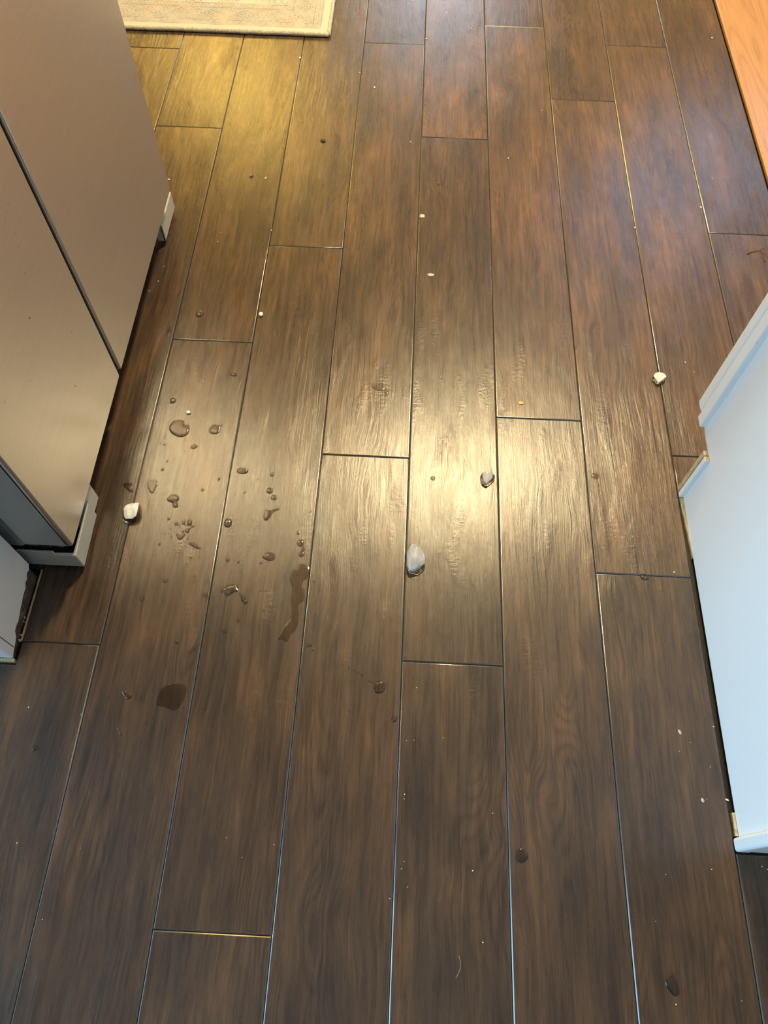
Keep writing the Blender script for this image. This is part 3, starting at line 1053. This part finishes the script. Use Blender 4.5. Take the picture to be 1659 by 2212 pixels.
def puddle(pix, h, label, name='water_puddle', cat='water', rim=None, group=None):
    w = [at(u, v).to_2d() for u, v in pix]
    c = sum(w, Vector((0, 0))) / len(w)
    out = smooth_closed([p - c for p in w])
    xs, ys = [p.x for p in out], [p.y for p in out]
    step = max(0.0011, (max(xs) - min(xs)) / 36, (max(ys) - min(ys)) / 60)
    n = len(out)
    pts = list(out)

    def inside(p):
        r = False
        j = n - 1
        for i in range(n):
            a, b = out[i], out[j]
            if (a.y > p.y) != (b.y > p.y) and p.x < (b.x - a.x) * (p.y - a.y) / (b.y - a.y) + a.x:
                r = not r
            j = i
        return r
    y = min(ys)
    row = 0
    while y < max(ys):
        x = min(xs) + (step / 2 if row % 2 else 0)
        while x < max(xs):
            p = Vector((x, y))
            if inside(p) and min(dist_seg(p, out[i], out[(i + 1) % n]) for i in range(n)) > step * 0.35:
                pts.append(p)
            x += step
        y += step * 0.87
        row += 1
    vs, es, fs, *_ = delaunay_2d_cdt(pts, [(i, (i + 1) % n) for i in range(n)], [list(range(n))], 1, 1e-7)
    dm = max(min(dist_seg(p, out[i], out[(i + 1) % n]) for i in range(n)) for p in vs)
    film = h < 0.0008
    rim = 0.0018 if film else min(0.0075, dm * 1.02)
    bm = bmesh.new()
    bv = []
    for p in vs:
        d = min(dist_seg(p, out[i], out[(i + 1) % n]) for i in range(n))
        q = min(1.0, d / rim)
        bv.append(bm.verts.new((p.x, p.y, h * math.sqrt(max(0.0, 1 - (1 - q) ** 2)))))
    for f in fs:
        try:
            bm.faces.new([bv[i] for i in f])
        except ValueError:
            pass
    for f in bm.faces:
        f.normal_update()
        if f.normal.z < 0:
            f.normal_flip()
        f.smooth = True
    me = bpy.data.meshes.new(name)
    bm.to_mesh(me)
    bm.free()
    o = link(name, me, M['water'])
    o.location = (c.x, c.y, WATER_Z)
    tag(o, label, cat, group)
    return o


def A(*pts):      # pixels of the crop at (240, 780), scale 3.318
    return [(240 + x / 3.318, 780 + y / 3.318) for x, y in pts]


def B(*pts):      # pixels of the crop at (220, 1100), scale 3.318
    return [(220 + x / 3.318, 1100 + y / 3.318) for x, y in pts]


def C(*pts):      # pixels of the crop at (640, 780), scale 4.608
    return [(640 + x / 4.608, 780 + y / 4.608) for x, y in pts]


puddle(A((478, 420), (520, 428), (530, 460), (552, 455), (563, 490), (545, 528), (505, 545), (460, 535), (425, 508), (416, 472), (440, 435)), 0.0021,
       'large round raised water drop with a notched edge, among the drops before the refrigerator', 'water_drop')
puddle(A((745, 452), (780, 460), (806, 446), (786, 475), (775, 510), (745, 526), (715, 518), (699, 500), (713, 470)), 0.0012,
       'water drop with a pointed tail, right of the large round notched drop', 'water_drop')
puddle(A((570, 612), (590, 597), (616, 598), (621, 612), (600, 629), (578, 628)), 0.0011, 'small oval water drop just below the large round notched drop', 'water_drop', rim=0.0016)
puddle(A((852, 88), (868, 72), (890, 80), (903, 102), (886, 109), (862, 103)), 0.0011, 'slanted oval water drop above the pointed-tail drop', 'water_drop', rim=0.0016)
puddle(A((420, 965), (450, 953), (480, 965), (489, 990), (475, 1012), (482, 1040), (462, 1053), (440, 1042), (440, 1018), (410, 1006), (399, 988)), 0.0016,
       'boot-shaped shiny water drop right of the white ice cube by the refrigerator', 'water_drop', rim=0.0018)
puddle(A((1095, 1092), (1110, 1066), (1150, 1064), (1198, 1054), (1208, 1064), (1166, 1082), (1146, 1110), (1120, 1141), (1094, 1134)), 0.0010,
       'tadpole-shaped water smear with a thin tail to the right', 'water_drop')
puddle(A((467, 1243), (480, 1234), (496, 1249), (520, 1234), (531, 1246), (516, 1268), (493, 1282), (474, 1266)), 0.0014,
       'crescent-shaped water drop at the foot of the splash cluster', 'water_drop', rim=0.0016)
puddle(A((550, 1306), (580, 1298), (606, 1306), (625, 1325), (646, 1341), (618, 1346), (590, 1334), (560, 1314)), 0.0012,
       'feather-shaped water streak just below the splash cluster', 'water_drop', rim=0.0016)
puddle(A((1079, 1400), (1096, 1390), (1112, 1374), (1150, 1369), (1178, 1392), (1170, 1421), (1140, 1434), (1110, 1424), (1090, 1414)), 0.0012,
       'pear-shaped flat water drop between the tadpole smear and the long wet patch', 'water_drop')
puddle(B((1410, 398), (1455, 396), (1488, 425), (1478, 492), (1440, 520), (1450, 580), (1455, 640), (1410, 690), (1412, 742), (1400, 850), (1352, 900), (1330, 952), (1290, 936),
         (1264, 928), (1305, 840), (1345, 795), (1362, 720), (1350, 640), (1364, 565), (1345, 500), (1358, 440), (1394, 430)), 0.00055,
       'long thin wet patch running down a plank beside its right joint', rim=0.0014)
puddle(B((850, 590), (870, 565), (910, 543), (966, 538), (978, 570), (1010, 618), (1047, 660), (1020, 682), (1000, 650), (984, 602), (955, 590), (925, 610), (894, 627), (868, 602)), 0.0022,
       'wave-shaped raised water puddle with a curling arm to the lower right', rim=0.0026)
puddle(B((440, 1275), (500, 1250), (545, 1240), (590, 1258), (610, 1282), (600, 1330), (570, 1400), (520, 1442), (480, 1432), (430, 1412), (388, 1402), (402, 1340)), 0.00055,
       'broad thin wet patch with a bright upper rim, lower left on the floor', rim=0.0014)
puddle(C((745, 235), (766, 212), (830, 216), (856, 210), (880, 245), (891, 276), (860, 296), (810, 295), (765, 270)), 0.0010,
       'dark flat water puddle on the plank left of the bright glare', rim=0.0018)
puddle(A((85, 880), (150, 874), (156, 890), (130, 905), (165, 930), (140, 942), (110, 916)), 0.0006, 'thin dark wet smear in the shade beside the refrigerator', rim=0.0014)
puddle(A((262, 868), (285, 852), (322, 852), (330, 880), (318, 915), (296, 948), (276, 935), (262, 900)), 0.0007, 'glittering rippled wet spot above the boot-shaped drop', rim=0.0012)
puddle(B((140, 1300), (172, 1306), (206, 1326), (212, 1346), (190, 1362), (160, 1338)), 0.0010, 'curved little water streak left of the broad wet patch', 'water_drop', rim=0.0014)
puddle(B((104, 1560), (120, 1566), (132, 1600), (150, 1616), (132, 1624), (118, 1596)), 0.0010, 'thin hooked water streak below the broad wet patch', 'water_drop', rim=0.0012)
puddle(B((615, 248), (632, 243), (640, 238), (634, 236)), 0.0006, 'tiny slanting water fleck left of the feather-shaped streak', 'water_drop', rim=0.001) if False else None
puddle([(1441, 2108), (1449, 2100), (1456, 2106), (1464, 2130), (1467, 2146), (1458, 2152), (1446, 2140), (1437, 2124)], 0.0022,
       'long water drop mirroring blue daylight near the bottom right corner', 'water_drop', rim=0.0024)
puddle([(1116, 1838), (1124, 1832), (1132, 1834), (1141, 1846), (1138, 1858), (1126, 1864), (1114, 1856)], 0.0012,
       'ragged water drop on a dark plank below the middle of the floor', 'water_drop', rim=0.002)
puddle([(808, 1486), (812, 1474), (822, 1469), (831, 1475), (833, 1484), (826, 1496), (816, 1498), (808, 1493)], 0.0024,
       'round domed water drop with a bubble, below the big ice cube', 'water_drop', rim=0.004)
puddle(B((148, 10), (255, 12), (280, 30), (290, 55), (270, 85), (235, 100), (200, 92), (168, 80)), 0.0004, 'thin meltwater film spreading from under the white ice cube', rim=0.0015)

# round drops: one shared dome mesh, each drop its own object


def dome_mesh():
    bm = bmesh.new()
    n = 20
    prof = [(1.0, 0.0), (0.97, 0.25), (0.88, 0.52), (0.72, 0.76), (0.48, 0.92), (0.22, 0.985)]
    rings = [[bm.verts.new((r * math.cos(2 * math.pi * k / n), r * math.sin(2 * math.pi * k / n), z)) for k in range(n)] for r, z in prof]
    top = bm.verts.new((0, 0, 1.0))
    for i in range(len(rings) - 1):
        for k in range(n):
            bm.faces.new((rings[i][k], rings[i][(k + 1) % n], rings[i + 1][(k + 1) % n], rings[i + 1][k]))
    for k in range(n):
        bm.faces.new((rings[-1][k], rings[-1][(k + 1) % n], top))
    for f in bm.faces:
        f.smooth = True
    me = bpy.data.meshes.new('water_bead')
    bm.to_mesh(me)
    bm.free()
    me.materials.append(M['water'])
    return me


DOME = dome_mesh()


def bead(u, v, ru, rv, label, group=None, flat=1.0, name='water_bead'):
    p = at(u, v)
    rx = (at(u + ru, v) - at(u - ru, v)).length / 2
    ry = (at(u, v - rv) - at(u, v + rv)).length / 2
    o = bpy.data.objects.new(name, DOME)
    COL.objects.link(o)
    o.location = (p.x, p.y, WATER_Z)
    o.scale = (rx, ry, min(rx, ry) * 0.55 * flat)
    o.rotation_euler.z = 0.0
    tag(o, label, 'water', group)
    return o


def row(u, v):
    c = int(math.floor(at(u, v).x / PW)) + 4
    return ['first', 'first', 'second', 'third', 'fourth', 'fifth', 'sixth', 'seventh', 'eighth', 'ninth'][max(0, min(9, c + 1))]


def beads(pts, fn, label, group, flat=1.0):
    for q in pts:
        (u, v), = fn((q[0], q[1]))
        ru = max(q[2] / 3.318, 1.2)
        rv = max((q[3] if len(q) > 3 else q[2]) / 3.318, 1.2)
        bead(u, v, ru, rv, '%s, %s plank row from the refrigerator' % (label, row(u, v)), '%s, %s plank row' % (group, row(u, v)), flat)


def one(q, fn, label, flat=1.0):
    (u, v), = fn((q[0], q[1]))
    bead(u, v, q[2] / 3.318, q[3] / 3.318, label, None, flat, 'water_drop')


one((445, 283, 23, 20), A, 'round water drop above the large round notched drop')
one((941, 786, 42, 23), A, 'wide oval water drop right of a plank joint, above the two flat round drops', 0.7)
one((1155, 812, 15, 14), A, 'small round drop directly above the two flat round drops')
one((1137, 928, 24, 23), A, 'flat dark round drop, upper of a touching pair', 0.35)
one((1167, 978, 23, 20), A, 'flat dark round drop, lower of a touching pair', 0.35)
one((838, 1160, 28, 33), A, 'round water drop touching a plank joint, level with the tadpole smear')
one((562, 1157, 19, 22), A, 'biggest round drop of the splash cluster, at its top right')
one((1072, 1446, 12, 13), A, 'small flat drop just below the pear-shaped drop', 0.5)
one((835, 1425, 16, 13), A, 'round drop right of a plank joint, above the wave-shaped puddle')
one((912, 1440, 10, 9), A, 'smaller round drop right next to the drop above the wave-shaped puddle')
one((1340, 1232, 12, 14), A, 'topmost flat spot of the drip line above the long wet patch', 0.4)
one((1357, 1303, 26, 27), A, 'largest flat drop of the drip line above the long wet patch', 0.4)
one((1376, 1346, 12, 20), A, 'narrow flat drop in the drip line above the long wet patch', 0.4)
one((1364, 1383, 22, 23), A, 'lowest flat drop of the drip line above the long wet patch', 0.4)
one((455, 510, 19, 18), B, 'larger round drop on the plank left of the wave-shaped puddle')
one((288, 636, 17, 18), B, 'dark round drop near the left plank joint, lower left of the larger round drop')
one((880, 874, 14, 14), B, 'lone round drop below the wave-shaped puddle')
one((540, 952, 15, 15), B, 'flat dark spot above the broad wet patch', 0.4)
one((1490, 968, 21, 17), B, 'shiny oval drop right of the foot of the long wet patch')
one((740, 611, 20, 15), B, 'oval drop beside a plank joint, left of the wave-shaped puddle')
bead(826, 1488, 2.2, 2.0, 'air bubble bump on the round domed drop', None, 0.4) if False else None
one((902, 307, 17, 19), lambda p: C(p), 'small round drop touching the lower right of the dark flat puddle', 0.4)
bead(432, 678, 8, 7, 'round water drop left of the small white ice bead', None, 0.8, 'water_drop')
bead(935, 1033, 5.2, 4.6, 'single round drop in the glare left of the dark-rimmed ice cube', None, 1.0, 'water_drop')
bead(1286, 1028, 8, 7, 'flat dark spot right of the dark-rimmed ice cube', None, 0.3, 'water_drop')
bead(1392, 1247, 9, 6, 'water drop lying across the plank end joint near the white cabinet', None, 0.8, 'water_drop')
bead(852, 1552, 6, 8, 'reddish little drop below the round domed drop', None, 0.8, 'water_drop')
bead(76, 1616, 7, 6, 'pale drop on the dark plank at the lower left edge', None, 0.8, 'water_drop')
bead(365, 716, 7, 10, 'flat wet spot beside the first plank joint right of the refrigerator', None, 0.3, 'water_drop')

beads([(470, 1168, 15, 12), (520, 1160, 13, 12), (582, 1182, 16, 9), (546, 1215, 15, 16), (514, 1220, 10), (412, 1132, 11, 9), (425, 1207, 6), (384, 1238, 7), (412, 1238, 6),
       (548, 1272, 8), (430, 1265, 5), (492, 1180, 6), (500, 1195, 5), (535, 1178, 6), (565, 1200, 7), (445, 1158, 4), (458, 1185, 4), (530, 1145, 4), (598, 1160, 4), (418, 1290, 4), (433, 1098, 4), (365, 1132, 4)],
      A, 'tiny water bead in the splash below the boot-shaped drop', 'tiny water beads of the splash cluster')
beads([(755, 633, 9, 12), (742, 540, 7), (768, 525, 6), (805, 543, 7, 10), (772, 560, 8), (722, 577, 4), (790, 622, 4), (760, 515, 4), (785, 535, 4), (745, 520, 4), (765, 575, 5)],
      B, 'tiny bead dotted along the joint by the wave-shaped puddle', 'tiny water beads along the plank joint')
beads([(270, 437, 11, 9), (362, 548, 10, 8), (665, 480, 11, 10), (676, 516, 9), (592, 497, 8, 6), (145, 517, 5), (252, 138, 6), (412, 252, 10), (638, 348, 14, 6), (696, 346, 6), (600, 295, 4), (598, 647, 4), (550, 485, 3),
       (680, 540, 4), (832, 882, 5), (815, 882, 5), (458, 1042, 5), (320, 1531, 12, 9), (738, 1428, 13, 7), (210, 1580, 6), (585, 1415, 6, 10), (730, 1295, 5), (188, 1358, 7, 6), (660, 758, 3), (938, 1454, 6)],
      B, 'tiny water bead left of the wave-shaped puddle', 'tiny water beads left of the wave-shaped puddle')
beads([(1140, 580, 12, 9), (1172, 585, 13, 5), (1158, 725, 10, 8), (1125, 508, 6), (1520, 516, 9), (980, 795, 9, 13), (962, 965, 8), (1083, 420, 3), (1302, 300, 4), (1025, 205, 4), (873, 275, 5), (1160, 600, 4), (1110, 350, 4), (1257, 527, 3)],
      B, 'tiny water bead right of the wave-shaped puddle', 'tiny water beads right of the wave-shaped puddle')
beads([(368, 778, 10, 10), (773, 845, 9, 9), (655, 922, 13, 11), (958, 941, 8, 9), (946, 960, 4), (890, 953, 5), (530, 650, 6), (378, 548, 4), (355, 592, 6), (382, 600, 9, 5), (1053, 848, 6, 7), (1092, 1000, 5), (1430, 1080, 7, 6),
       (968, 1060, 4), (1035, 1095, 4), (925, 377, 5), (1243, 545, 5), (212, 713, 7, 6), (147, 623, 4), (100, 845, 5), (222, 340, 6, 5), (160, 356, 7, 6), (148, 380, 6, 7), (57, 355, 5), (400, 718, 7, 7), (525, 565, 6), (450, 865, 3), (1228, 648, 3), (263, 398, 3)],
      A, 'tiny water bead around the large notched drop', 'tiny water beads around the notched drop')
for u, v, a, b in [(780, 1458, 2, 1.6), (773, 1452, 3, 2), (765, 1447, 2, 1.5), (755, 1443, 1.5, 1.5), (741, 1436, 1.5, 2), (783, 1459, 2, 1.5), (798, 1471, 3, 2), (803, 1473, 3, 1.6), (808, 1477, 2, 1.5)]:
    bead(u, v, a, b, 'tiny dark water fleck trailing up left from the round domed drop', 'water flecks trailing from the domed drop', 0.6)
for u, v, a in [(686, 1402, 2), (676, 1404, 3), (662, 1398, 3), (681, 1377, 2)]:
    bead(u, v, a, a * 0.8, 'tiny water fleck around the shiny oval drop at the foot of the long wet patch', 'water flecks at the foot of the wet patch', 0.5)
for u, v, a in [(952, 816, 3.5), (887, 848, 1.6), (786, 727, 2.2), (652, 738, 2), (948, 398, 4), (965, 397, 3), (940, 390, 2), (1105, 908, 3), (543, 381, 5)]:
    bead(u, v, a, a * 0.8, 'tiny dark water dot on the planks beyond the dark flat puddle', 'water dots beyond the dark puddle', 0.5)

# drops that run down the refrigerator doors
for i in range(34):
    v = random.uniform(420, 880)
    u = random.uniform(0, max(8, 230 * (v - 380) / 500))
    d = ray(u, v)
    p = CAM + d * ((FX - CAM.x) / d.x)
    if not (0.47 < p.y < 0.775 and p.z > 0.11):
        continue
    o = bpy.data.objects.new('door_droplet', DOME)
    COL.objects.link(o)
    o.location = (FX + 0.00005, p.y, p.z)
    r = random.uniform(0.0005, 0.0011)
    o.scale = (r * random.uniform(1.0, 2.2), r, r * 0.6)
    o.rotation_euler = (0, math.radians(90), 0)
    tag(o, 'tiny water droplet clinging to the near refrigerator door', 'water', 'droplets on the refrigerator door')

# ------------------------------------------------------------------ small ice bits and crumbs


def bit(name, u, v, ru, rv, h, mat, label, cat, group=None, rot=0.0, seed=0):
    p = at(u, v)
    rx = (at(u + ru, v) - at(u - ru, v)).length / 2
    ry = (at(u, v - rv) - at(u, v + rv)).length / 2
    bm = bmesh.new()
    bmesh.ops.create_icosphere(bm, subdivisions=2, radius=1.0)
    for q in bm.verts:
        k = 1 + 0.28 * noise.noise(q.co * 1.7 + Vector((seed * 3.1, seed, 0)))
        q.co = Vector((q.co.x * k * rx, q.co.y * k * ry, (q.co.z * k) * h / 2))
    zmin = min(q.co.z for q in bm.verts)
    for q in bm.verts:
        q.co.z -= zmin
    o = bm_obj(name, bm, mat, None, True)
    o.location = (p.x, p.y, 0.0001)
    o.rotation_euler.z = rot
    tag(o, label, cat, group)
    return o


M['chip'] = plain('white_ice_chip', (0.88, 0.88, 0.86), 0.15, 0.04, 300.0, spec=0.7)
bit('ice_bead', 564, 681, 5, 4.5, 0.006, M['chip'], 'small round white ice bead beside a plank joint', 'ice', seed=1)
bit('ice_chip', 407, 892, 5, 3.2, 0.004, M['chip'], 'small white ice chip between the round drops before the refrigerator', 'ice', seed=2)
bit('drywall_flake', 36, 1377, 9, 5, 0.006, M['torn'], 'loose drywall flake in the gap at the foot of the wall', 'debris', seed=5) if False else None
for i, (u, v, a, b) in enumerate([(59, 1297, 2.5, 2.5), (58, 1308, 2.2, 2.5), (53, 1334, 2.2, 4.0), (51, 1343, 2, 2), (46, 1372, 3, 2), (43, 1383, 4, 3)]):
    o = bit('plaster_crumb', u, v, a, b, 0.007, M['crumb'], 'plaster crumb lying in the gap at the foot of the wall', 'debris', 'plaster crumbs at the wall', seed=i + 9)
    o.location = at(u, v, -0.0040)
    o.location.z = -0.0078
CR = [(648, 125, 3, 2.5), (809, 189, 2.5, 2), (574, 385, 2.5, 2), (358, 385, 1.5, 1.2), (365, 388, 3, 1.5), (921, 84, 2.5, 1.2), (964, 28, 1.4, 1), (777, 157, 2, 1.2), (887, 307, 2, 1.2), (892, 2, 1.4, 1), (1018, 62, 1.2, 1), (1035, 101, 1.2, 1),
      (1575, 103, 2, 1.5), (1371, 492, 2, 1.6), (1514, 448, 2.5, 2.5), (1538, 82, 2, 1.5), (1098, 342, 1.8, 1.2), (1170, 239, 1.2, 1), (1538, 386, 1.4, 1.2), (586, 498, 1.6, 1.4), (470, 522, 1.4, 1.2), (477, 503, 1.2, 1),
      (342, 608, 1.6, 1.4), (322, 629, 1.4, 1.2), (355, 577, 1.2, 1)]
for i, (u, v, a, b) in enumerate(CR):
    bit('crumb', u, v, a * 0.8, b * 0.8, 0.0012, M['crumb'], 'tiny white crumb, far half of the floor, %s plank row from the refrigerator' % row(u, v), 'crumb', 'white crumbs, far half, %s plank row' % row(u, v), seed=i)
CR2 = [(37, 1821, 1.6, 2), (62, 1528, 1.5, 2.5), (900, 1486, 1.6, 1.4), (878, 1600, 1.2, 1.2), (894, 1599, 1.2, 1.2), (957, 1594, 1.2, 1.2), (1064, 1757, 1.6, 1.2), (874, 1716, 1.4, 2), (873, 1726, 1.4, 1.4), (867, 1877, 1.8, 1.2), (873, 1861, 1.4, 1.2),
       (1021, 1881, 2, 2.2), (880, 1916, 1.5, 1), (842, 1941, 1.6, 1.6), (1043, 2036, 2, 2), (1491, 1604, 1.2, 1.2), (1467, 1623, 1.2, 1), (1534, 1657, 1.4, 1.4), (1527, 1726, 1.2, 1.2), (1541, 1570, 1.8, 1.5), (1537, 1878, 1.4, 1.2), (1438, 1889, 1.4, 1.2),
       (1416, 1990, 1.2, 1), (1460, 2170, 1.8, 2.4), (1602, 2162, 1.2, 1.2), (1646, 1872, 2, 1.6), (1657, 1878, 1.5, 1.5), (1456, 1236, 2, 2.2), (592, 1825, 1.4, 1.2), (489, 1810, 1.2, 1.2), (523, 1852, 1.4, 1.2), (174, 1832, 1.2, 1), (92, 1986, 1.4, 1.6), (175, 1544, 1.4, 1), (1480, 783, 1.8, 2), (1499, 804, 1.4, 1)]
for i, (u, v, a, b) in enumerate(CR2):
    bit('crumb', u, v, a * 0.8, b * 0.8, 0.0010, M['crumb'], 'tiny white crumb, near half of the floor, %s plank row from the refrigerator' % row(u, v), 'crumb', 'white crumbs, near half, %s plank row' % row(u, v), seed=i + 40)
bit('seed', 1468, 1582, 3, 6, 0.0016, M['seed'], 'pale hollow seed husk on the dark plank, the farther of two', 'seed', rot=0.35, seed=3)
bit('seed', 1517, 1729, 3.6, 5, 0.0016, M['seed'], 'pale hollow seed husk on the dark plank, the nearer of two', 'seed', rot=0.2, seed=4)
bit('rice_grain', 1570, 1728, 4, 2.0, 0.0018, M['crumb'], 'white rice grain by the gap along the white cabinet', 'grain', rot=-0.35, seed=6)
bit('amber_flake', 1125, 871, 7, 3.8, 0.0012, M['amber'], 'amber flake above the plank end joint right of the glare', 'flake', seed=7)
bit('dark_crumb', 698, 305, 6, 3.2, 0.003, M['dark'], 'dark triangular crumb on the far planks', 'crumb', seed=8)
bit('pale_flake', 912, 467, 6, 4, 0.0008, M['seed'], 'pale translucent flake on the far middle plank', 'flake', seed=12)
bit('pale_flake', 930, 594, 8, 3.5, 0.0007, M['seed'], 'pale flat flake below the far middle flake', 'flake', seed=13)


def thread(name, pix, r, mat, label, cat, z=0.0008):
    pts = [at(u, v, z) for u, v in pix]
    c = pts[0].copy()
    c.z = 0.0003
    o = tube(name, [p - c for p in pts], r, mat, None, 6)
    o.location = c
    tag(o, label, cat)
    return o


thread('hair', [(991, 2064), (995, 2078), (994, 2092), (990, 2104), (984, 2113)], 0.00022, M['hair'], 'short curved pale hair on the near middle plank', 'hair')
tw = empty('twig_scrap', at(1640, 550, 0.0))
tag(tw, 'brown frayed twig scrap at the right edge, above the white cabinet', 'twig')


def twp(pix, z):
    return [at(u, v, z) - tw.location for u, v in pix]


tube('stem', twp([(1614, 548), (1626, 543), (1638, 541), (1647, 544), (1652, 553), (1651, 566)], 0.0016), 0.0009, M['twig'], tw, 6, 0.5)
for pix in ([(1640, 541), (1646, 536), (1653, 538)], [(1648, 548), (1655, 548), (1658, 556)], [(1646, 545), (1643, 553), (1648, 558)], [(1651, 560), (1656, 566), (1653, 574)]):
    tube('fibre', twp(pix, 0.0014), 0.0006, M['twig'], tw, 6, 0.4)
